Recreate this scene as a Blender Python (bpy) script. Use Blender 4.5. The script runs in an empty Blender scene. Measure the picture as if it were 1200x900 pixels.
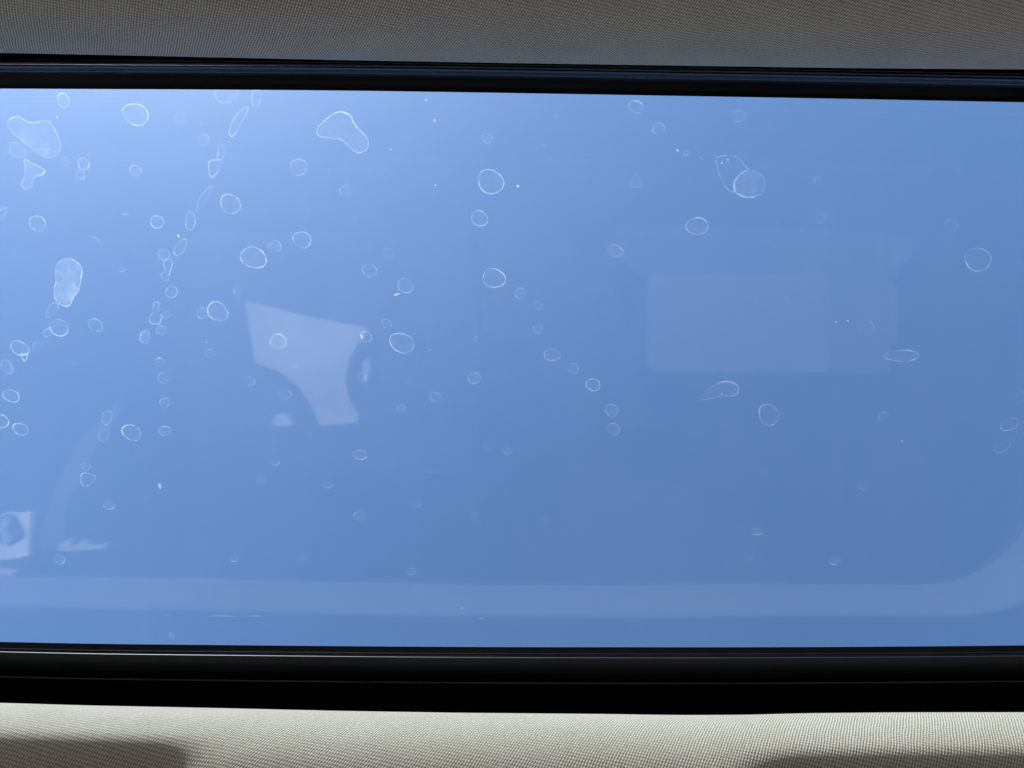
import bpy, math, random
import numpy as np
random.seed(7)
rng = np.random.default_rng(7)
sc = bpy.context.scene
COL = sc.collection

# ------------------------------------------------------------------ camera
# World: X = picture right, -Y = picture up (towards the windscreen), +Z = up.
F = 906.0            # focal length in pixels of the 1200 px wide photograph
D = 0.50             # camera to glass
cam = bpy.data.cameras.new('camera')
cam.sensor_width = 36.0
cam.lens = 36.0 * F / 1200.0
cam.clip_start = 0.01
cam.clip_end = 2000.0
camo = bpy.data.objects.new('camera', cam)
camo.rotation_euler = (math.pi, 0, 0)
COL.objects.link(camo)
sc.camera = camo

# ------------------------------------------------------------------ sky, sun, exposure
SUN_ELEV = math.radians(42)
SUN_DIR = (-0.50, -0.866)          # towards the sun, world x, y
world = bpy.data.worlds.new('World')
sc.world = world
world.use_nodes = True
wn = world.node_tree
sky = wn.nodes.new('ShaderNodeTexSky')
sky.sky_type = 'NISHITA'
sky.sun_disc = False
sky.sun_elevation = SUN_ELEV
sky.sun_rotation = math.atan2(SUN_DIR[0], SUN_DIR[1])
sky.altitude = 100
sky.air_density = 1.0
sky.dust_density = 0.65
sky.ozone_density = 4.0
bg = wn.nodes['Background']
bg.inputs['Strength'].default_value = 0.12
wn.links.new(sky.outputs[0], bg.inputs['Color'])

sl = bpy.data.lights.new('sun', 'SUN')
sl.energy = 4.0
sl.angle = math.radians(0.5)
sl.color = (1.0, 0.95, 0.87)
so = bpy.data.objects.new('sun', sl)
COL.objects.link(so)
from mathutils import Vector
sd = Vector((SUN_DIR[0]*math.cos(SUN_ELEV), SUN_DIR[1]*math.cos(SUN_ELEV), math.sin(SUN_ELEV)))
so.rotation_euler = sd.to_track_quat('Z', 'Y').to_euler()
so.location = sd * 5

vs = sc.view_settings
vs.view_transform = 'Standard'
vs.look = 'None'
vs.gamma = 1.0
vs.exposure = 1.85
vs.use_curve_mapping = False
sc.cycles.transparent_max_bounces = 24
sc.cycles.max_bounces = 12

# ------------------------------------------------------------------ helpers
def tag(o, label=None, cat=None, group=None, kind=None):
    if label: o['label'] = label
    if cat: o['category'] = cat
    if group: o['group'] = group
    if kind: o['kind'] = kind
    return o

def W(x, u, z):
    return (x, -u, z)

def mesh_obj(name, verts, faces, mat, parent=None, uvs=None, smooth=True):
    me = bpy.data.meshes.new(name)
    me.from_pydata([tuple(map(float, v)) for v in verts], [], faces)
    if uvs is not None:
        lay = me.uv_layers.new(name='UVMap')
        for poly in me.polygons:
            for li, vi in zip(poly.loop_indices, poly.vertices):
                lay.data[li].uv = uvs[vi]
    if smooth:
        for p in me.polygons: p.use_smooth = True
    me.materials.append(mat)
    o = bpy.data.objects.new(name, me)
    COL.objects.link(o)
    if parent: o.parent = parent
    return o

def empty(name, loc=(0, 0, 0)):
    o = bpy.data.objects.new(name, None)
    o.empty_display_size = 0.05
    COL.objects.link(o)
    o.location = loc
    return o

class NB:
    """tiny node helper"""
    def __init__(s, name):
        s.m = bpy.data.materials.new(name); s.m.use_nodes = True
        s.t = s.m.node_tree; s.t.nodes.clear()
        s.out = s.n('ShaderNodeOutputMaterial')
    def n(s, typ, **kw):
        nd = s.t.nodes.new(typ)
        for k, v in kw.items(): setattr(nd, k, v)
        return nd
    def l(s, a, b): s.t.links.new(a, b)
    def math(s, op, a, b=None, c=None):
        nd = s.n('ShaderNodeMath', operation=op)
        for i, v in enumerate((a, b, c)):
            if v is None: continue
            if isinstance(v, (int, float)): nd.inputs[i].default_value = v
            else: s.l(v, nd.inputs[i])
        return nd.outputs[0]
    def noise(s, vec, scale, detail=3, rough=0.5):
        nd = s.n('ShaderNodeTexNoise'); nd.inputs['Scale'].default_value = scale
        nd.inputs['Detail'].default_value = detail; nd.inputs['Roughness'].default_value = rough
        if vec is not None: s.l(vec, nd.inputs['Vector'])
        return nd.outputs['Fac']
    def ramp(s, fac, pts):
        nd = s.n('ShaderNodeValToRGB')
        el = nd.color_ramp.elements
        while len(el) < len(pts): el.new(0.5)
        for e, (p, c) in zip(el, pts):
            e.position = p; e.color = (*c, 1) if len(c) == 3 else c
        s.l(fac, nd.inputs[0])
        return nd.outputs[0]

def simple(name, col, rough=0.6, spec=0.5, noise=None, bump=0.0, bscale=400):
    b = NB(name)
    p = b.n('ShaderNodeBsdfPrincipled')
    p.inputs['Roughness'].default_value = rough
    p.inputs['Specular IOR Level'].default_value = spec
    co = b.n('ShaderNodeTexCoord').outputs['Object']
    if noise:
        f = b.noise(co, noise, 4)
        c = b.ramp(f, [(0.3, tuple(v*0.75 for v in col)), (0.7, tuple(min(1, v*1.25) for v in col))])
        b.l(c, p.inputs['Base Color'])
    else:
        p.inputs['Base Color'].default_value = (*col, 1)
    if bump:
        bp = b.n('ShaderNodeBump'); bp.inputs['Strength'].default_value = bump
        bp.inputs['Distance'].default_value = 0.001
        b.l(b.noise(co, bscale, 3), bp.inputs['Height'])
        b.l(bp.outputs[0], p.inputs['Normal'])
    b.l(p.outputs[0], b.out.inputs[0])
    return b.m

def fabric(name):
    """woven headliner cloth: small diagonal rows of pale yarn with darker gaps"""
    b = NB(name)
    uv = b.n('ShaderNodeUVMap').outputs[0]
    sx = b.n('ShaderNodeSeparateXYZ'); b.l(uv, sx.inputs[0])
    u, v = sx.outputs[0], sx.outputs[1]
    wob = b.math('MULTIPLY', b.math('SUBTRACT', b.noise(uv, 60, 2), 0.5), 0.0018)
    wob2 = b.math('MULTIPLY', b.math('SUBTRACT', b.noise(uv, 900, 1), 0.5), 0.0005)
    u2 = b.math('ADD', b.math('ADD', u, wob), wob2)
    P = 0.0014
    a = b.math('ADD', b.math('MULTIPLY', u2, 2*math.pi/P), b.math('MULTIPLY', v, -2*math.pi*0.52/P))
    c = b.math('ADD', b.math('MULTIPLY', v, 2*math.pi/(P*1.35)), b.math('MULTIPLY', u2, 2*math.pi*0.18/P))
    sa = b.math('MULTIPLY_ADD', b.math('SINE', a), 0.5, 0.5)
    sb = b.math('MULTIPLY_ADD', b.math('SINE', c), 0.5, 0.5)
    h = b.math('MULTIPLY', b.math('MULTIPLY_ADD', sa, 0.8, 0.2), b.math('MULTIPLY_ADD', sb, 0.5, 0.5))
    big = b.noise(uv, 35, 4, 0.6)
    h2 = b.math('ADD', h, b.math('MULTIPLY', b.math('SUBTRACT', b.noise(uv, 700, 4, 0.7), 0.5), 0.7))
    colr = b.ramp(h2, [(0.05, (0.165, 0.143, 0.105)), (0.42, (0.40, 0.355, 0.285)), (0.9, (0.70, 0.63, 0.515))])
    mx = b.n('ShaderNodeMix', data_type='RGBA', blend_type='MULTIPLY'); mx.inputs[0].default_value = 1.0
    b.l(colr, mx.inputs[6])
    b.l(b.ramp(big, [(0.3, (0.90, 0.89, 0.87)), (0.7, (1.0, 1.0, 0.99))]), mx.inputs[7])
    p = b.n('ShaderNodeBsdfPrincipled')
    p.inputs['Roughness'].default_value = 0.9
    p.inputs['Specular IOR Level'].default_value = 0.15
    p.inputs['Sheen Weight'].default_value = 0.15
    b.l(mx.outputs[2], p.inputs['Base Color'])
    bp = b.n('ShaderNodeBump'); bp.inputs['Strength'].default_value = 0.4
    bp.inputs['Distance'].default_value = 0.0006
    b.l(h, bp.inputs['Height']); b.l(bp.outputs[0], p.inputs['Normal'])
    b.l(p.outputs[0], b.out.inputs[0])
    return b.m

def glass():
    """tinted toughened glass; each face mirrors by Fresnel and lets the rest through"""
    b = NB('tinted_glass')
    g = b.n('ShaderNodeNewGeometry')
    dt = b.n('ShaderNodeVectorMath', operation='DOT_PRODUCT')
    b.l(g.outputs['Normal'], dt.inputs[0]); b.l(g.outputs['Incoming'], dt.inputs[1])
    c = b.math('ABSOLUTE', dt.outputs['Value'])
    r = b.math('MULTIPLY_ADD', b.math('POWER', b.math('SUBTRACT', 1.0, c), 5.0), 0.95, 0.046)
    tr = b.n('ShaderNodeBsdfTransparent'); tr.inputs[0].default_value = (0.648, 0.704, 0.736, 1)
    gl = b.n('ShaderNodeBsdfGlossy'); gl.inputs['Roughness'].default_value = 0.03
    m = b.n('ShaderNodeMixShader'); b.l(r, m.inputs[0]); b.l(tr.outputs[0], m.inputs[1]); b.l(gl.outputs[0], m.inputs[2])
    b.l(m.outputs[0], b.out.inputs[0])
    return b.m

def film():
    """thin uneven road-dust film lying on the outer face of the glass"""
    b = NB('dust_film')
    co = b.n('ShaderNodeTexCoord').outputs['Object']
    f1 = b.math('MAXIMUM', b.math('MULTIPLY_ADD', b.noise(co, 9, 5, 0.65), 2.4, -0.8), 0.0)   # patches
    f2 = b.noise(co, 420, 3, 0.7)                                                             # grain
    mp = b.n('ShaderNodeMapping'); mp.inputs['Scale'].default_value = (1.0, 0.10, 1.0); b.l(co, mp.inputs['Vector'])
    f3 = b.math('MAXIMUM', b.math('MULTIPLY_ADD', b.noise(mp.outputs[0], 60, 3, 0.6), 3.0, -1.7), 0.0)   # run-off streaks
    f = b.math('ADD', b.math('MULTIPLY', f1, 0.009), b.math('MULTIPLY', f3, 0.010))
    f = b.math('MULTIPLY', f, b.math('MULTIPLY_ADD', f2, 1.4, 0.3))
    tr = b.n('ShaderNodeBsdfTransparent')
    tl = b.n('ShaderNodeBsdfTranslucent'); tl.inputs[0].default_value = (0.85, 0.84, 0.80, 1)
    m = b.n('ShaderNodeMixShader'); b.l(f, m.inputs[0]); b.l(tr.outputs[0], m.inputs[1]); b.l(tl.outputs[0], m.inputs[2])
    b.l(m.outputs[0], b.out.inputs[0])
    return b.m

def deposit():
    """chalky residue of dried drops; the per-vertex density also holds sunward scatter"""
    b = NB('mineral_deposit')
    at = b.n('ShaderNodeAttribute', attribute_name='residue')
    co = b.n('ShaderNodeTexCoord').outputs['Object']
    n = b.noise(co, 900, 3, 0.65)
    n2 = b.noise(co, 170, 4, 0.7)
    f = b.math('MULTIPLY', at.outputs['Fac'], b.math('MULTIPLY_ADD', n, 1.3, 0.35))
    f = b.math('MULTIPLY', f, b.math('MULTIPLY_ADD', n2, 2.4, -0.2))
    f = b.math('MINIMUM', f, 0.95)
    tr = b.n('ShaderNodeBsdfTransparent')
    tl = b.n('ShaderNodeBsdfTranslucent'); tl.inputs[0].default_value = (0.92, 0.92, 0.92, 1)
    m = b.n('ShaderNodeMixShader'); b.l(f, m.inputs[0]); b.l(tr.outputs[0], m.inputs[1]); b.l(tl.outputs[0], m.inputs[2])
    b.l(m.outputs[0], b.out.inputs[0])
    return b.m

M_FAB = fabric('woven_headliner_cloth')
M_GLASS = glass()
M_FILM = film()
M_DEP = deposit()
M_FRIT = simple('black_ceramic_border', (0.003, 0.003, 0.005), 0.4, 0.25, noise=30)
M_SEAL = simple('glossy_black_rubber', (0.014, 0.014, 0.018), 0.28, 0.5, noise=60, bump=0.05, bscale=300)
M_RAIL = simple('satin_black_plastic', (0.015, 0.0155, 0.018), 0.5, 0.4, noise=14, bump=0.25, bscale=25)
M_BEAD = simple('dark_grey_edge', (0.07, 0.07, 0.072), 0.35, 0.6, noise=20)  # dark grey, lighter than the other frame parts
M_FELT = simple('black_felt', (0.0025, 0.0025, 0.0028), 0.95, 0.02)
M_PAINT = simple('dark_roof_paint', (0.03, 0.03, 0.033), 0.3, 0.5, noise=5)
M_GROUND = simple('worn_asphalt', (0.115, 0.11, 0.103), 0.9, 0.2, noise=1.5)
M_CARPET = simple('dark_carpet', (0.024, 0.0235, 0.023), 0.95, 0.1, noise=40, bump=0.3, bscale=300)
M_SEAT = simple('charcoal_seat_cloth', (0.028, 0.028, 0.028), 0.9, 0.1, noise=80, bump=0.2, bscale=500)
M_INSERT = simple('grey_seat_insert', (0.125, 0.12, 0.115), 0.9, 0.1, noise=3)
M_OUTER = simple('dark_grey_seat_cloth', (0.072, 0.071, 0.069), 0.9, 0.1, noise=3)
M_BEIGE = simple('pale_beige_patch', (0.46, 0.43, 0.37), 0.8, 0.2, noise=9)  # sunlight on the seat put into colour; added mirror pieces use it too
M_PLATE = simple('pale_plate', (0.72, 0.70, 0.66), 0.6, 0.3, noise=25)
M_STRAP = simple('grey_belt_webbing', (0.085, 0.085, 0.09), 0.8, 0.2, noise=6)

# ------------------------------------------------------------------ the opening: a loop of stations
XL, XR = -0.53, 0.444         # sides of the opening
UF, UR = 0.191, -0.169        # front (picture top) and rear edge of the clear glass
RC = 0.10

def loop():
    st = []
    def arc(cx, cu, a0, a1, n):
        for i in range(n):
            a = math.radians(a0 + (a1-a0)*(i/n))
            st.append((cx+RC*math.cos(a), cu+RC*math.sin(a), math.cos(a), math.sin(a)))
    def line(x0, u0, x1, u1, nx, nu, n):
        for i in range(n):
            t = i/n
            st.append((x0+(x1-x0)*t, u0+(u1-u0)*t, nx, nu))
    line(XL+RC, UF, XR-RC, UF, 0, 1, 120)
    arc(XR-RC, UF-RC, 90, 0, 16)
    line(XR, UF-RC, XR, UR+RC, 1, 0, 16)
    arc(XR-RC, UR+RC, 0, -90, 16)
    line(XR-RC, UR, XL+RC, UR, 0, -1, 120)
    arc(XL+RC, UR+RC, -90, -180, 16)
    line(XL, UR+RC, XL, UF-RC, -1, 0, 16)
    arc(XL+RC, UF-RC, 180, 90, 16)
    return st
ST = loop()
NS = len(ST)
SEG = {'front': (0, 120), 'right': (120, 168), 'rear': (168, 288), 'left': (288, 336)}

def smooth_curve(xs, ys, s):
    g = np.arange(-400, 1601, 4.0)
    y = np.interp(g, xs, ys)
    k = np.exp(-0.5*(np.arange(-60, 61)*4.0/s)**2); k /= k.sum()
    y = np.convolve(np.pad(y, 60, mode='edge'), k, mode='valid')
    return lambda x: np.interp(x, g, y)
# departures (pixels of the photograph, outward) of the real edges from the straight opening
devGF = smooth_curve([-200, 0, 200, 400, 600, 800, 1000, 1200, 1400], [2, 0, -0.7, -2, -5, -8.5, -12, -16, -19], 60)
devLF = smooth_curve([-200, 0, 100, 200, 400, 600, 800, 1000, 1200, 1400], [4, 0, -2, -4, -8.5, -12, -15, -18, -19.3, -20], 50)
devGR = smooth_curve([-200, 0, 100, 300, 450, 600, 900, 1050, 1200, 1400], [-7, -4, -1.5, 0.3, 1.6, 2.4, 2.5, 1.8, 0.3, -2], 50)
devLR = smooth_curve([-200, 0, 100, 200, 270, 400, 540, 700, 800, 880, 940, 1050, 1200, 1400],
                     [-15, -11, -8, -6, -4.5, -1.5, 0.7, 2, 3.4, 3.0, 1.2, 0.2, 0, 0], 16)

def sstep(a, b, x):
    t = min(1, max(0, (x-a)/(b-a))); return t*t*(3-2*t)

def ring(name, mat, front, rear, t, parent, segs=None, special=None, closed=True):
    """sweep a profile round the opening. front/rear: lists of (p, z) in photo pixels from the
    centre and metres of height; special(station, x_pix) may return another rear list"""
    n = len(front)
    pts = np.zeros((NS, n, 3)); uv = np.zeros((NS, n, 2))
    acc = 0.0
    for i, (x, u, nx, nu) in enumerate(ST):
        w = 0.5*(1-nu)            # 0 front, 1 rear
        w = w*w*(3-2*w)
        rr = special(x) if special else rear
        if i: acc += math.hypot(x-ST[i-1][0], u-ST[i-1][1])
        v = 0.0
        for j in range(n):
            pf, zf = front[j]; pr, zr = rr[j]
            of = pf*zf/F - UF; orr = pr*zr/F + UR
            o = of*(1-w)+orr*w; z = zf*(1-w)+zr*w
            tj = t[j] if isinstance(t, (list, tuple)) else t
            xp = 600 + F*x/z
            if nu > 0: dv = (1-tj)*devGF(xp)+tj*devLF(xp)
            else: dv = (1-tj)*devGR(xp)+tj*devLR(xp)
            du = dv*z/F*nu*abs(nu)
            P = W(x+nx*o, u+nu*o+du, z)
            if j: v += math.dist(P, pts[i, j-1])
            pts[i, j] = P; uv[i, j] = (acc, v)
    out = []
    for s in (segs or [None]):
        a, b = SEG[s] if s else (0, NS)
        idx = list(range(a, b+1))
        V = []; UV = []
        for i in idx:
            for j in range(n):
                V.append(pts[i % NS, j])
                UV.append((uv[i % NS, j, 0] if i < NS else acc+0.001, uv[i % NS, j, 1]))
        fs = []
        for a_ in range(len(idx)-1):
            for j in range(n-1):
                q = a_*n+j
                fs.append((q, q+1, q+n+1, q+n))
        out.append(mesh_obj(name, V, fs, mat, parent, UV))
    return out, pts

def ridged(p0, z0, p1, z1, hs, k=8):
    """run of half-round ridges standing towards the cabin"""
    r = []
    m = len(hs)
    for i, h in enumerate(hs):
        for q in range(k):
            s = q/k; g = (i+s)/m
            r.append((p0+(p1-p0)*g, z0+(z1-z0)*g - h*math.sin(math.pi*s)**0.8))
    r.append((p1, z1))
    return r

# ------------------------------------------------------------------ ground and cabin floor
mesh_obj('ground', [(-400, -400, -1.15), (400, -400, -1.15), (400, 400, -1.15), (-400, 400, -1.15)], [(0, 1, 2, 3)], M_GROUND, smooth=False)
tag(bpy.data.objects['ground'], kind='structure')
def box(name, x0, x1, u0, u1, z0, z1, mat, parent=None, bev=0.0):
    V = [W(x, u, z) for z in (z0, z1) for (x, u) in ((x0, u0), (x1, u0), (x1, u1), (x0, u1))]
    fs = [(0, 1, 2, 3), (7, 6, 5, 4), (0, 4, 5, 1), (1, 5, 6, 2), (2, 6, 7, 3), (3, 7, 4, 0)]
    o = mesh_obj(name, V, fs, mat, parent, smooth=False)
    if bev:
        m = o.modifiers.new('bevel', 'BEVEL'); m.width = bev; m.segments = 4
        for p in o.data.polygons: p.use_smooth = True
    return o
tag(box('cabin_floor', -0.74, 0.74, -1.1, 1.1, -0.80, -0.76, M_CARPET), kind='structure')
tag(box('door_panel', -0.80, -0.742, -1.1, 1.1, -0.80, -0.10, M_CARPET, None, 0.01), 'dark door trim below the left side of the glass', 'door')
tag(box('door_panel', 0.742, 0.80, -1.1, 1.1, -0.80, -0.10, M_CARPET, None, 0.01), 'dark door trim below the right side of the glass', 'door')

# ------------------------------------------------------------------ headliner (cloth lining of the roof)
head = empty('headliner', W(0, 0, 0.32))
hx0, hx1, hu0, hu1 = -0.74, 0.70, -0.95, 0.50
def lip_profile(pE, zE, phi0, L, end_z=0.300, k=1.0, a0=0.05):
    """(p, z) of the padded edge: short return hidden behind it, edge, wall that leans in and rolls under, flat"""
    UE = pE*zE/F
    pts = [(UE+0.012, zE-0.012), (UE+0.006, zE-0.005), (UE+0.003, zE-0.001), (UE+0.001, zE+0.0005), (UE, zE)]
    U, z = UE, zE
    N = 44
    for i in range(N):
        s_ = (i+0.5)/N
        ph = phi0+(90-phi0)*s_**1.5
        ph += (1-k)*sstep(a0, a0+0.017, s_*L)*max(0, 78-ph)      # tighter roll at the ends, shaped for a sharp shadow edge
        ph = math.radians(ph)
        U += L/N*math.sin(ph); z -= L/N*math.cos(ph)
        pts.append((U, z))
    U1, z1 = pts[-1]
    pts.append((U1+0.02, z1+(end_z-z1)*0.3)); pts.append((U1+0.045, z1+(end_z-z1)*0.8)); pts.append((0.33, end_z))
    return [(U*F/z, z) for U, z in pts]
FR_LIP = lip_profile(388, 0.412, -6, 0.095)
def rear_lip(x):
    xp = 600+F*x/0.375
    # rolls under sooner at both ends, shaped to bring shadow there; gentle in the middle
    k = sstep(195, 285, xp)*(1-sstep(835, 915, xp))
    return lip_profile(385, 0.412, -25, 0.114, k=k, a0=0.0505+0.005*sstep(300, 800, xp))
RE_LIP = rear_lip(0)
trims, lip_pts = ring('opening_trim', M_FAB, FR_LIP, RE_LIP, 1.0, head, ['front', 'right', 'rear', 'left'], special=rear_lip)
trims[0]['label'] = 'shaded dark grey woven edge above the glass'
trims[2]['label'] = 'sunlit pale woven edge below the glass'
# flat cloth ceiling from the rolled edge out to the sides of the roof
V = []; UV = []; fs = []
ring_in = lip_pts[:, -1]
for i in range(NS):
    x, y, z = ring_in[i]; u = -y
    dx, du = ST[i][2], ST[i][3]
    k = []
    if dx > 1e-6: k.append((hx1-x)/dx)
    if dx < -1e-6: k.append((hx0-x)/dx)
    if du > 1e-6: k.append((hu1-u)/du)
    if du < -1e-6: k.append((hu0-u)/du)
    k = min(k)
    V += [W(x, u, z), W(x+dx*k, u+du*k, z-0.004), W(x+dx*k, u+du*k, 0.50)]
    UV += [(x, u), (x+dx*k, u+du*k), (x+dx*k, u+du*k+0.2)]
for i in range(NS):
    a, b = 3*i, 3*((i+1) % NS)
    fs += [(a, a+1, b+1, b), (a+1, a+2, b+2, b+1)]
mesh_obj('ceiling_cloth', V, fs, M_FAB, head, UV)
tag(head, 'woven grey cloth headliner around the sunroof opening', 'headliner')
for o in list(head.children): o.matrix_parent_inverse = __import__('mathutils').Matrix.Translation(-head.location)

def reparent(e):
    for o in e.children: o.matrix_parent_inverse = __import__('mathutils').Matrix.Translation(-e.location)

# ------------------------------------------------------------------ sunroof frame
roof_unit = empty('sunroof', W(0, 0, 0.45))
frame = roof_unit
ring('rubber_seal', M_SEAL, ridged(362.5, 0.4935, 374, 0.470, (0.0030, 0.0044)), ridged(313.2, 0.4955, 318.2, 0.4945, (0.0003, 0.0004)), 0.0, frame)
ring('guide_rail', M_RAIL, [(374.4, 0.4715), (374.8, 0.4700), (375.4, 0.468), (376.2, 0.467), (377.4, 0.4665), (378.4, 0.467), (379, 0.4675), (379.2, 0.4685)],
     [(317.9, 0.4950), (318.0, 0.4900), (318.3, 0.4890), (319.2, 0.4885), (328, 0.4872), (336, 0.4878), (339, 0.4890), (342.5, 0.4925)], 0.1, frame)
ring('edge_bead', M_BEAD, ridged(379.2, 0.468, 380.4, 0.466, (0.0004,)), ridged(347.4, 0.4865, 349.6, 0.4862, (0.0016,)), 0.2, frame)
ring('drain_channel', M_FELT, [(380, 0.466), (386, 0.478), (398, 0.470), (412, 0.440), (420, 0.416)],
     [(341.8, 0.4935), (352, 0.4925), (380, 0.486), (396, 0.460), (412, 0.416)], [0.1, 0.2, 0.6, 0.8, 1.0], frame)

# ------------------------------------------------------------------ outer roof skin
V = []; fs = []
for i, (x, u, nx, nu) in enumerate(ST):
    k = []
    x0, u0 = x+nx*0.038, u+nu*0.038
    if nx > 1e-6: k.append((hx1+0.01-x0)/nx)
    if nx < -1e-6: k.append((hx0-0.01-x0)/nx)
    if nu > 1e-6: k.append((hu1+0.01-u0)/nu)
    if nu < -1e-6: k.append((hu0-0.01-u0)/nu)
    k = min(k)
    V += [W(x0, u0, 0.486), W(x0, u0, 0.505), W(x0+nx*k, u0+nu*k, 0.500), W(x0+nx*k, u0+nu*k, 0.30)]
for i in range(NS):
    a, b = 4*i, 4*((i+1) % NS)
    fs += [(a, a+1, b+1, b), (a+1, a+2, b+2, b+1), (a+2, a+3, b+3, b+2)]
tag(mesh_obj('car_roof', V, fs, M_PAINT, smooth=False), 'dark painted car roof skin around the sunroof glass', 'roof')

# ------------------------------------------------------------------ glass panel
GZ0, GZ1 = D, D+0.004
V = []; n = NS
for z in (GZ0, GZ1):
    for (x, u, nx, nu) in ST: V.append(W(x+nx*0.034, u+nu*0.034, z))
fs = [tuple(range(n)), tuple(range(2*n-1, n-1, -1))]
for i in range(n): fs.append((i, n+i, n+(i+1) % n, (i+1) % n))
pane = mesh_obj('glass_pane', V, fs, M_GLASS, roof_unit, smooth=False)
V = [W(x+nx*0.033, u+nu*0.033, GZ1+0.0004) for (x, u, nx, nu) in ST]
o = mesh_obj('dust_film', V, [tuple(range(n))], M_FILM, pane, smooth=False); o['kind'] = 'stuff'
ring('ceramic_border', M_FRIT, [(346, 0.4990), (354, 0.4985), (362, 0.4940), (390, 0.4955)],
     [(306, 0.4990), (309.5, 0.4985), (313, 0.4960), (350, 0.4975)], 0.0, pane)

# ---- dried water spots on the outer face
ZS = GZ1+0.0008
S = ZS/F
def P(px, py): return ((px-600)*S, (450-py)*S)

def spot(outline, a, width=1.1, fill=0.07, arc=None, streaks=0):
    """outline: closed list of photo-pixel points on the glass; a: rim density, thinned rightwards to imitate scatter near the sun"""
    pts = np.array(outline, float)
    fill = fill*0.8
    a = a*(0.60-0.26*min(1, max(0, pts[:, 0].mean()/1000)))  # denser towards the left, imitating brighter scatter near the sun
    if len(pts) > 20: pts = pts+rng.normal(0, 0.16, pts.shape)
    width = width*rng.uniform(0.68, 0.90)
    n = len(pts)
    c = pts.mean(0)
    prev = np.roll(pts, 1, 0); nxt = np.roll(pts, -1, 0)
    tn = nxt-prev; tn /= np.linalg.norm(tn, axis=1)[:, None]+1e-9
    nm = np.stack([tn[:, 1], -tn[:, 0]], 1)
    sgn = np.sign(((pts-c)*nm).sum(1).mean()) or 1
    nm *= sgn
    ph = rng.uniform(0, 6.28, 4)
    th = np.linspace(0, 2*math.pi, n, endpoint=False)
    dens = 0.74+0.26*np.sin(th+ph[0])+0.18*np.sin(3*th+ph[1])+0.15*np.sin(7*th+ph[2])+rng.normal(0, 0.15, n)
    if arc is not None:
        ad, aw = arc
        ang = np.degrees(np.arctan2(-(pts[:, 1]-c[1]), pts[:, 0]-c[0]))
        dd = np.abs((ang-ad+180) % 360-180)
        dens *= np.clip(1.25-dd/aw, 0.04, 1.3)
    dens = np.clip(dens, 0.25 if arc is None else 0.03, 1.6)*a*(1.0 if a > 0.4 else 1.15)
    wv = width*(0.8+0.25*np.sin(2*th+ph[3]))
    V = []; dv = []
    for off, z, k in ((1.0, 0, 0.0), (0.35, 0.00010, 1.0), (-0.35, 0.00010, 0.9), (-1.3, 0.00002, None), (None, 0.00001, None)):
        for i in range(n):
            if off is None: q = c+(pts[i]-c)*0.45
            else: q = pts[i]+nm[i]*off*wv[i]
            x, u = P(*q)
            V.append(W(x, u, ZS+z))
            if k is not None: dv.append(dens[i]*k)
            else: dv.append(a*fill*(rng.uniform(0.5, 1.5) if off is None else rng.uniform(0.6, 1.3)))
    x, u = P(*c); V.append(W(x, u, ZS)); dv.append(a*fill*0.8)
    fs = []
    for r in range(4):
        for i in range(n):
            j = (i+1) % n
            fs.append((r*n+i, r*n+j, (r+1)*n+j, (r+1)*n+i))
    for i in range(n): fs.append((4*n+i, 4*n+(i+1) % n, 5*n))
    o = mesh_obj('water_spot', V, fs, M_DEP, pane)
    at = o.data.attributes.new('residue', 'FLOAT', 'POINT')
    at.data.foreach_set('value', np.array(dv, dtype=np.float32))
    return o

def ell(cx, cy, rx, ry=None, a=0.4, tilt=None, arc=None, fill=0.07, width=None, wob=0.05):
    ry = ry or rx*rng.uniform(0.88, 1.0)
    tilt = math.radians(25 if tilt is None else tilt)     # clockwise on the picture
    n = 28 if rx > 5 else 18
    if rx > 9: n = 40
    p1, p2 = rng.uniform(0, 6.28, 2)
    out = []
    for i in range(n):
        t = 2*math.pi*i/n
        k = 1+wob*math.sin(2*t+p1)+wob*0.7*math.sin(3*t+p2)
        ex, ey = rx*k*math.cos(t), ry*k*math.sin(t)
        out.append((cx+ex*math.cos(tilt)-ey*math.sin(tilt), cy+ex*math.sin(tilt)+ey*math.cos(tilt)))
    return spot(out, a, width or (1.0 if a > 0.4 else 0.85), fill, arc)

def poly(pts, a, fill=0.07, n=56, width=1.05, arc=None):
    """smooth closed Catmull-Rom outline through the given points"""
    p = np.array(pts, float); m = len(p); out = []
    per = max(2, n//m)
    for i in range(m):
        p0, p1, p2, p3 = p[i-1], p[i], p[(i+1) % m], p[(i+2) % m]
        for q in range(per):
            t = q/per
            out.append(0.5*(2*p1+(p2-p0)*t+(2*p0-5*p1+4*p2-p3)*t*t+(3*p1-p0-3*p2+p3)*t**3))
    return spot(out, a, width, fill, arc)

def z3(pts, ox, oy): return [(ox+x/3, oy+y/3) for x, y in pts]

# irregular drops
poly(z3([(30,425),(60,410),(110,432),(165,425),(195,460),(213,510),(200,548),(155,552),(110,520),(60,480),(32,450)], 0, 0), 0.42, 0.18)
poly(z3([(75,465),(95,455),(130,480),(165,510),(170,530),(155,545),(120,515),(85,490)], 0, 0), 0.16, 0.4)
poly(z3([(35,510),(60,500),(90,520),(92,545),(65,555),(40,540)], 0, 0), 0.22, 0.3)
poly(z3([(85,560),(115,575),(140,588),(158,600),(147,615),(122,622),(112,655),(90,665),(75,650),(85,620),(90,590)], 0, 0), 0.45, 0.2)
poly(z3([(205,335),(225,328),(243,350),(240,372),(220,378),(203,360)], 0, 0), 0.5, 0.15)
poly([(372,152),(378,143),(397,131),(411,136),(415,145),(430,162),(431,172),(423,179),(413,176),(400,164),(375,160)], 0.62, 0.12, arc=None)
poly(z3([(890,322),(915,320),(916,350),(908,372),(892,376),(886,350)], 0, 0), 0.38)
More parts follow.
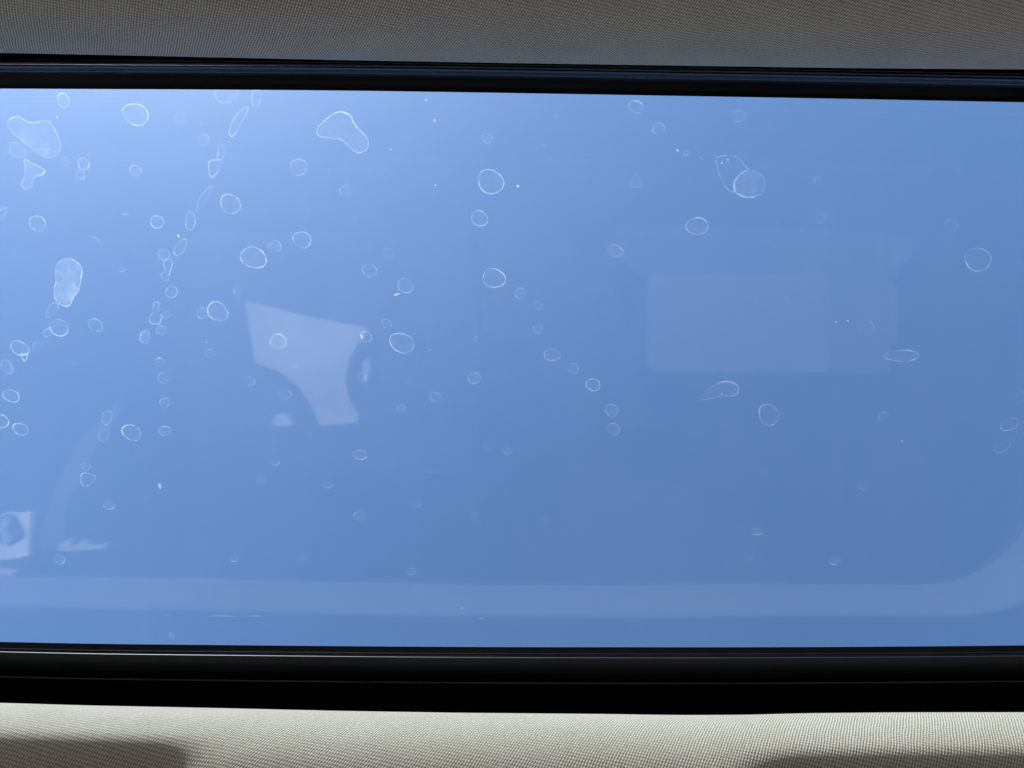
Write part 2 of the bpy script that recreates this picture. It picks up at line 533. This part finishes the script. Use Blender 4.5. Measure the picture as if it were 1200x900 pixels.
poly(z3([(865,378),(872,385),(850,430),(830,465),(815,480),(806,465),(818,425),(845,390)], 0, 0), 0.45)
poly(z3([(765,515),(780,510),(788,540),(775,562),(762,560),(768,535)], 0, 0), 0.28)
poly(z3([(735,568),(755,563),(782,565),(772,595),(748,622),(736,610)], 0, 0), 0.45)
poly(z3([(740,655),(742,668),(715,715),(692,740),(692,725),(705,690)], 0, 0), 0.2)
poly(z3([(640,842),(656,845),(648,880),(625,898),(612,890),(620,860)], 0, 0), 0.32)
poly(z3([(0,740),(22,730),(26,742),(10,765),(-8,778)], 0, 0), 0.3)
poly(z3([(195,40),(215,15),(245,10),(275,25),(288,50),(283,90),(275,125),(258,145),(245,172),(220,175),(195,150),(190,120),(196,90)], 0, 300), 0.72, 0.26, n=72)
poly(z3([(200,95),(235,80),(262,92),(268,120),(240,160),(210,150)], 0, 300), 0.12, 0.6)
poly(z3([(160,212),(165,190),(182,168),(196,165),(206,180),(186,205),(168,217)], 0, 300), 0.25)
ell(69, 384, 12, 9, 0.62, 20, arc=(-60, 190)); poly(z3([(178,252),(180,268),(165,285),(152,280),(158,262)], 0, 300), 0.35)
ell(23, 408, 11, 8, 0.55, 25, arc=(-50, 190)); poly(z3([(70,345),(96,345),(90,368),(84,368)], 0, 300), 0.42)
poly(z3([(575,22),(600,10),(606,30),(596,60),(588,85),(570,82),(566,65),(580,50)], 0, 300), 0.36)
poly(z3([(540,165),(560,165),(556,190),(567,215),(560,238),(535,238),(525,220),(538,195)], 0, 300), 0.36)
poly(z3([(285,770),(305,763),(335,775),(322,798),(300,810),(287,800)], 0, 300), 0.32)
poly(z3([(365,550),(385,546),(395,560),(380,592),(366,590),(358,575)], 0, 300), 0.25)
poly(z3([(352,612),(378,612),(380,640),(365,652),(350,645)], 0, 300), 0.16)
poly([(839,187),(845,183),(856,182),(866,185),(872,193),(877,199),(868,203),(861,214),(861,225),(852,221),(844,207)], 0.42, 0.06)
ell(878.5, 216, 18.5, 16, 0.58, 10, arc=(-95, 170), fill=0.14)
ell(1057, 417, 20, 6.5, 0.62, -3, arc=(-40, 160), fill=0.05)
poly(z3([(65,505),(75,480),(110,455),(150,441),(185,450),(198,470),(185,490),(150,493),(110,500)], 800, 300), 0.36, 0.08, arc=(60, 200))
ell(1183, 497, 10.5, 7.5, 0.45, -25, arc=(-60, 130), fill=0.05)
ell(1175, 523, 10, 6, 0.36, -25, arc=(-70, 120), fill=0.03)
ell(265, 107, 14, 13.5, 0.42, 15, arc=(-80, 200), fill=0.1)
# round and oval drops: x, y, rx, ry, density, tilt
for c in [
    (159,134,15,12.5,0.95,35),(211,138,7,7,.2,0),(239,164,6.5,6.5,.3,40),(350,196,10,9,.42,30),(159,200,6.7,6,.3,40),
    (98,192,7,6.6,.48,40),(94,205,5.5,5,.36,20),(76,190,5,5,.14,0),(270,239,12,11,.46,35),(184,260,8,7,.46,40),
    (223,259,6,10.5,.38,8),(44,262,10.5,8,.42,35),(192,298,7,6,.26,0),(322,288,7.5,6.5,.28,30),(354,281,10.5,9.3,.45,40),
    (297,302,16,11.3,.72,15),(356,246,5,5,.12,0),(571,162,5.5,5.8,.28,0),(575,213,15,14,.72,20),(562,256,9.3,9,.5,30),
    (405,223,6.5,6.5,.28,0),(414,257,5,5,.12,0),(455,297,7,6.3,.2,20),(745,125,8.3,7.3,.45,25),(772,151,7,7,.32,0),
    (745,213,7,6.8,.2,0),(721,294,9.5,7,.28,15),(866,136,7,7,.24,0),(817,265,12.5,10,.52,5),(957,211,4,3.7,.2,0),
    (961,255,6,6,.15,0),(1114,264,7.5,7,.14,0),(1146,304,16,13,.42,0),(804,179,3,3,.35,0),
    (112,381,9,6.7,.36,25),(44,406,6.5,5.5,.14,-30),(8,430,6.2,9,.28,-25),(13,464,10.5,6.5,.55,15),(3,494,6.5,8,.48,-20),
    (24,503,9.5,6.5,.45,12),(201,342,7,6.7,.36,20),(195,369,5,4.6,.2,0),(189,387,5.8,5.2,.24,20),(170,395,6,7.5,.3,10),
    (237,367,6.7,6.2,.24,0),(255,365,12.3,10.5,.62,25),(278,341,4.6,4.4,.18,0),(326,400,9.7,8,.46,15),(293,447,5.7,4.8,.18,20),
    (334,462,7.2,5.8,.18,10),(246,414,6,4.5,.14,0),(191,443,6.2,5.6,.22,20),(187,424,5,5,.18,0),(193,472,6,5.8,.22,0),
    (193,505,7,5.8,.26,10),(154,507,11.7,8.5,.46,18),(101,547,5,4.5,.16,0),(433,317,8.2,7.4,.34,20),(475,335,8.8,8.3,.36,40),
    (579,326,12.7,11.5,.62,15),(610,344,6.3,6.3,.28,0),(630,358,5,5,.12,0),(630,386,5.3,5,.18,0),(647,416,9,7.2,.4,10),
    (672,432,6.5,6,.22,0),(695,451,8.5,6.8,.44,5),(717,481,7.3,7.3,.3,0),(719,503,7.4,6.8,.22,0),(429,395,7,6,.4,30),
    (471,402,14,11.5,.55,25),(453,379,5.7,5,.18,15),(423,442,5.5,5.2,.24,0),(556,443,7.6,6.7,.28,20),(510,465,6.8,5.4,.22,5),
    (480,445,6,5,.1,0),(470,478,5,4,.16,0),(422,533,8.2,5.5,.34,8),(572,522,5,4.5,.1,0),(502,374,6,5,.1,0),
    (901,486,12.5,11.5,.34,40),(1035,488,5.8,5.2,.22,0),(1197,465,7,6,.14,0),(1012,568,7,6,.14,0),(70,656,6,5,.22,0),
    (421,605,6.3,5.3,.2,0),(482,670,5,3.8,.22,0),(555,604,5,4,.1,0),(202,745,3.5,2.5,.2,0),(558,397,3,2.5,.16,0),
    (19,297,6,5,.12,0),(1071,140,5,5,.08,0),(893,191,6,5.5,.09,0),(63,232,5,6,.1,0),(143,316,4,2.5,.2,0),
    (88,424,5,4,.1,0),(1050,303,5,4,.09,0),(640,610,5,4,.07,0),(790,587,6,4,.07,0),(345,427,4,4,.16,0),(168,395,5,6,.12,0)]:
    x, y, rx, ry, a, tl = c
    ell(x, y, rx, ry, a, tl, fill=0.07 if a > .3 else 0.15)
# drops of which only the lower rim dried visibly: x, y, rx, ry, density, direction of the arc
for x, y, rx, ry, a, d in [
    (128,592,6.7,5.5,.4,-90),(322,540,5.5,5,.22,-80),(305,562,5,5,.26,-80),(384,567,6.5,5,.26,-85),(595,526,6,5.5,.3,-90),
    (488,589,6,5.5,.24,-85),(274,653,5.5,5.2,.3,-80),(352,653,6,5,.2,-90),(887,623,6.7,4.5,.42,-80),(978,656,7.2,5.5,.36,-80),
    (1013,384,12,8,.2,60),(110,284,6,6,.22,60),(384,617,5,4,.14,-90),(505,550,7,4,.12,-90),(897,552,5,3,.12,-80),(878,650,5,4,.1,-90)]:
    ell(x, y, rx, ry, a, 0, arc=(d, 95), fill=0.10)

# ---- specks of dust and short dried streaks, too fine to pick apart
V = []; fs = []; dv = []
def speck(px, py, rx, ry, tilt, a):
    b = len(V); k = 7
    x, u = P(px, py)
    a = a*0.55
    V.append(W(x, u, ZS+0.0003)); dv.append(a)
    t0 = math.radians(tilt)
    for i in range(k):
        t = 2*math.pi*i/k; r = rng.uniform(0.75, 1.2)
        ex, ey = rx*r*math.cos(t), ry*r*math.sin(t)
        x, u = P(px+ex*math.cos(t0)-ey*math.sin(t0), py+ex*math.sin(t0)+ey*math.cos(t0))
        V.append(W(x, u, ZS+0.0002)); dv.append(a*0.25)
    for i in range(k): fs.append((b, b+1+i, b+1+(i+1) % k))
for c in [(607,218,1.6,1.4,0,1.5),(510,217,1.1,1,0,1.1),(499,117,1.8,1.4,0,.8),(509,141,1.2,2,-20,1.0),(458,175,1,1.2,0,.7),(645,259,.9,.9,0,.6),
          (794,176,2,1.6,0,.6),(633,234,.9,.9,0,.6),(691,235,.9,.9,0,.6),(465,345,4.5,1.0,-12,1.5),(424,394.5,1.2,2.8,-15,1.5),(146,251,5.5,.6,6,.6),
          (187,569,2.2,4.2,-10,.5),(67,137,1.6,1.4,0,.9),(209,276.5,1.5,2.3,-20,1.2),(186,420,1.2,1.1,0,.8),(242,401,.9,1,0,.8),(503,410,1.1,1,0,.7),
          (922,350,.9,.9,0,.9),(907,367,.8,.9,0,.9),(994,376,1.1,1,0,1.0),(980,377,1.6,1.2,0,.4),(897,391,1.5,1,0,.5),(846,462,1,.8,0,.8),(541,713,1.5,1.2,0,.6),
          (564,725,4,.9,3,.3),(910,262,.9,.9,0,.7),(940,269,.9,.9,0,.7),(909,289,1,.9,0,.6),(822,185,1,1,0,.6),(853,187,1.2,1,0,.8),(846,191,1,1.4,0,.8),
          (448,199,3,1,0,.25),(570,127,3.5,1.2,0,.22),(652,136,1.6,3.5,0,.18),(637,170,2,1.5,0,.2),(1057,517,1.5,1,0,.35),(785,146,1,1,0,.6),(235,145,1,1,0,.5),(309,247,.9,.9,0,.7),
          (260,722,22,.7,1.0,.30),(300,722,12,.6,0,.25),(195,721,9,.6,2,.14)]:
    speck(*c)
for i in range(420):
    px = 1300*rng.random()**1.25-50; py = rng.uniform(100, 765)
    r = 0.35+0.5*rng.random()**3
    speck(px, py, r*rng.uniform(.8, 1.8), r, rng.uniform(0, 180), 0.08+0.40*rng.random()**3)
o = mesh_obj('dust_specks', V, fs, M_DEP, pane)
at = o.data.attributes.new('residue', 'FLOAT', 'POINT'); at.data.foreach_set('value', np.array(dv, dtype=np.float32))
o['kind'] = 'stuff'
pane['label'] = 'tinted glass pane with dried water spots'
tag(roof_unit, 'tinted sunroof glass with dried water spots in a black ribbed frame', 'sunroof')
reparent(roof_unit)

# ------------------------------------------------------------------ seats and added pieces that show only as faint mirror images in the glass
def R(px, py, z):
    k = (2*D - z)/F
    return ((px-600)*k, (450-py)*k)

def slab(name, outline, z, th, mat, parent=None, hole=None, dz=None):
    """plate of the given outline with real thickness and softened rim; dz tilts it"""
    n = len(outline)
    pts = np.array([R(x, y, z) for x, y in outline]); c = pts.mean(0)
    hz = (lambda q: z + (dz[0]*(q[0]-c[0]) + dz[1]*(q[1]-c[1]) if dz else 0))
    V = []; fs = []
    if hole is None:
        lv = [(1.0, -th), (1.0, -th*0.3), (0.98, 0.0)]
        for k, zz in lv:
            for q in pts:
                r = c+(q-c)*k; V.append(W(r[0], r[1], hz(r)+zz))
        for a in range(2):
            for i in range(n):
                j = (i+1) % n; fs.append((a*n+i, a*n+j, (a+1)*n+j, (a+1)*n+i))
        fs.append(tuple(range(2*n, 3*n))); fs.append(tuple(range(n-1, -1, -1)))
    else:
        h = np.array([R(x, y, z) for x, y in hole])
        for ring_, zz in ((pts, -th), (pts, 0.0), (h, 0.0), (h, -th)):
            for q in ring_: V.append(W(q[0], q[1], hz(q)+zz))
        for a in range(4):
            b = (a+1) % 4
            for i in range(n):
                j = (i+1) % n; fs.append((a*n+i, a*n+j, b*n+j, b*n+i))
    return mesh_obj(name, V, fs, mat, parent, smooth=False)

def dense(pts, per=5):
    p = np.array(pts, float); m = len(p); out = []
    for i in range(m):
        p0, p1, p2, p3 = p[i-1], p[i], p[(i+1) % m], p[(i+2) % m]
        for q in range(per):
            t = q/per
            out.append(tuple(0.5*(2*p1+(p2-p0)*t+(2*p0-5*p1+4*p2-p3)*t*t+(3*p1-p0-3*p2+p3)*t**3)))
    return out
ZR = -0.36
seat = empty('front_seat', W(-0.42, 0.0, -0.76))
box('cushion', -0.70, -0.06, -0.62, 0.28, -0.60, ZR-0.035, M_SEAT, seat, 0.03)
box('base', -0.64, -0.12, -0.50, 0.20, -0.76, -0.61, M_CARPET, seat, 0.01)
slab('sun_patch_panel', [(285,352),(300,355),(350,368),(400,378),(432,384),(428,393),(418,405),(410,420),(406,435),(405,448),(408,465),(415,478),(420,486),(419,497),(375,500),(366,480),(350,455),(335,442),(325,435),(297,425),(292,395)], ZR, 0.034, M_BEIGE, seat)  # sunlight on the seat, put in as a pale panel of its outline
slab('sun_patch_piece', [(424,425),(432,418),(433,432),(430,450),(426,448)], ZR, 0.034, M_BEIGE, seat)
slab('sun_patch_piece', [(318,497),(320,490),(326,485),(332,485),(338,490),(343,498),(330,500)], ZR, 0.034, M_BEIGE, seat)
tag(seat, 'charcoal seat with pale panels shaped as a sun patch, mirrored faintly in the left half of the glass', 'seat')
reparent(seat)

seat2 = empty('passenger_seat', W(0.48, 0.1, -0.76))
def rect(x0, y0, x1, y1, r=8):
    out = []
    for cx, cy, a0 in ((x1-r, y0+r, -90), (x1-r, y1-r, 0), (x0+r, y1-r, 90), (x0+r, y0+r, 180)):
        for i in range(5):
            a = math.radians(a0+90*i/4); out.append((cx+r*math.cos(a), cy+r*math.sin(a)))
    return out
box('base', 0.20, 0.66, -0.10, 0.28, -0.76, -0.62, M_CARPET, seat2, 0.01)
slab('cushion', [(718,262),(800,262),(900,265),(1000,270),(1088,274),(1085,295),(1060,310),(1050,330),(1046,380),(1046,438),(900,442),(760,432),(756,330),(722,300)], -0.42, 0.19, M_OUTER, seat2)
slab('seat_insert', rect(760, 320, 975, 438, 12), -0.415, 0.02, M_INSERT, seat2)
slab('piping', [(1046,335),(1053,335),(1052,405),(1044,405)], -0.412, 0.02, M_INSERT, seat2)
tag(seat2, 'dark grey seat with paler rectangular insert, mirrored faintly in the right half of glass', 'seat')
reparent(seat2)

ZB = -0.07
mirror_set = empty('mirror_pieces', W(-0.70, -0.21, -0.08))  # added pale pieces, shaped only for their mirror image in the glass
circ = []; sq = []
for q, t in enumerate(np.linspace(0, 2*math.pi, 24, endpoint=False)):
    c_, s_ = math.cos(t), math.sin(t); k = min((26 if c_ > 0 else 24)/max(abs(c_), 1e-6), (28 if s_ > 0 else 25)/max(abs(s_), 1e-6))
    sq.append((8+c_*k-0.08*s_*k, 628+s_*k-0.10*c_*k))
    w_ = 1+0.10*math.sin(3*t+1)+0.06*math.sin(5*t)
    circ.append((10+17*w_*c_, 622+20*w_*s_))
slab('plate', sq, ZB, 0.012, M_PLATE, mirror_set, hole=circ)
slab('curl_piece', dense([(5,606),(8,609),(6,616),(4,622),(8,630),(5,637),(3,630),(1,622),(3,613)], 3), ZB, 0.010, M_PLATE, mirror_set)
slab('sliver_piece', [(-12,668),(15,670),(14,676),(-10,672)], ZB, 0.01, M_BEIGE, mirror_set)
slab('clip', dense([(65,643),(74,634),(81,632),(82,642),(90,637),(97,634),(104,640),(112,640),(120,638),(122,643),(100,645),(75,646)], 3), ZB, 0.012, M_BEIGE, mirror_set)  # added jagged piece, shaped for its mirror image
slab('strap', dense([(145,464),(137,468),(115,490),(90,520),(68,560),(55,600),(45,640),(70,640),(76,600),(90,565),(108,532),(128,502),(143,478)], 4), ZB, 0.004, M_STRAP, mirror_set)
tag(mirror_set, 'added pale plate with round hole and grey strap, mirrored at the lower left corner of the glass', 'seat belt')
reparent(mirror_set)
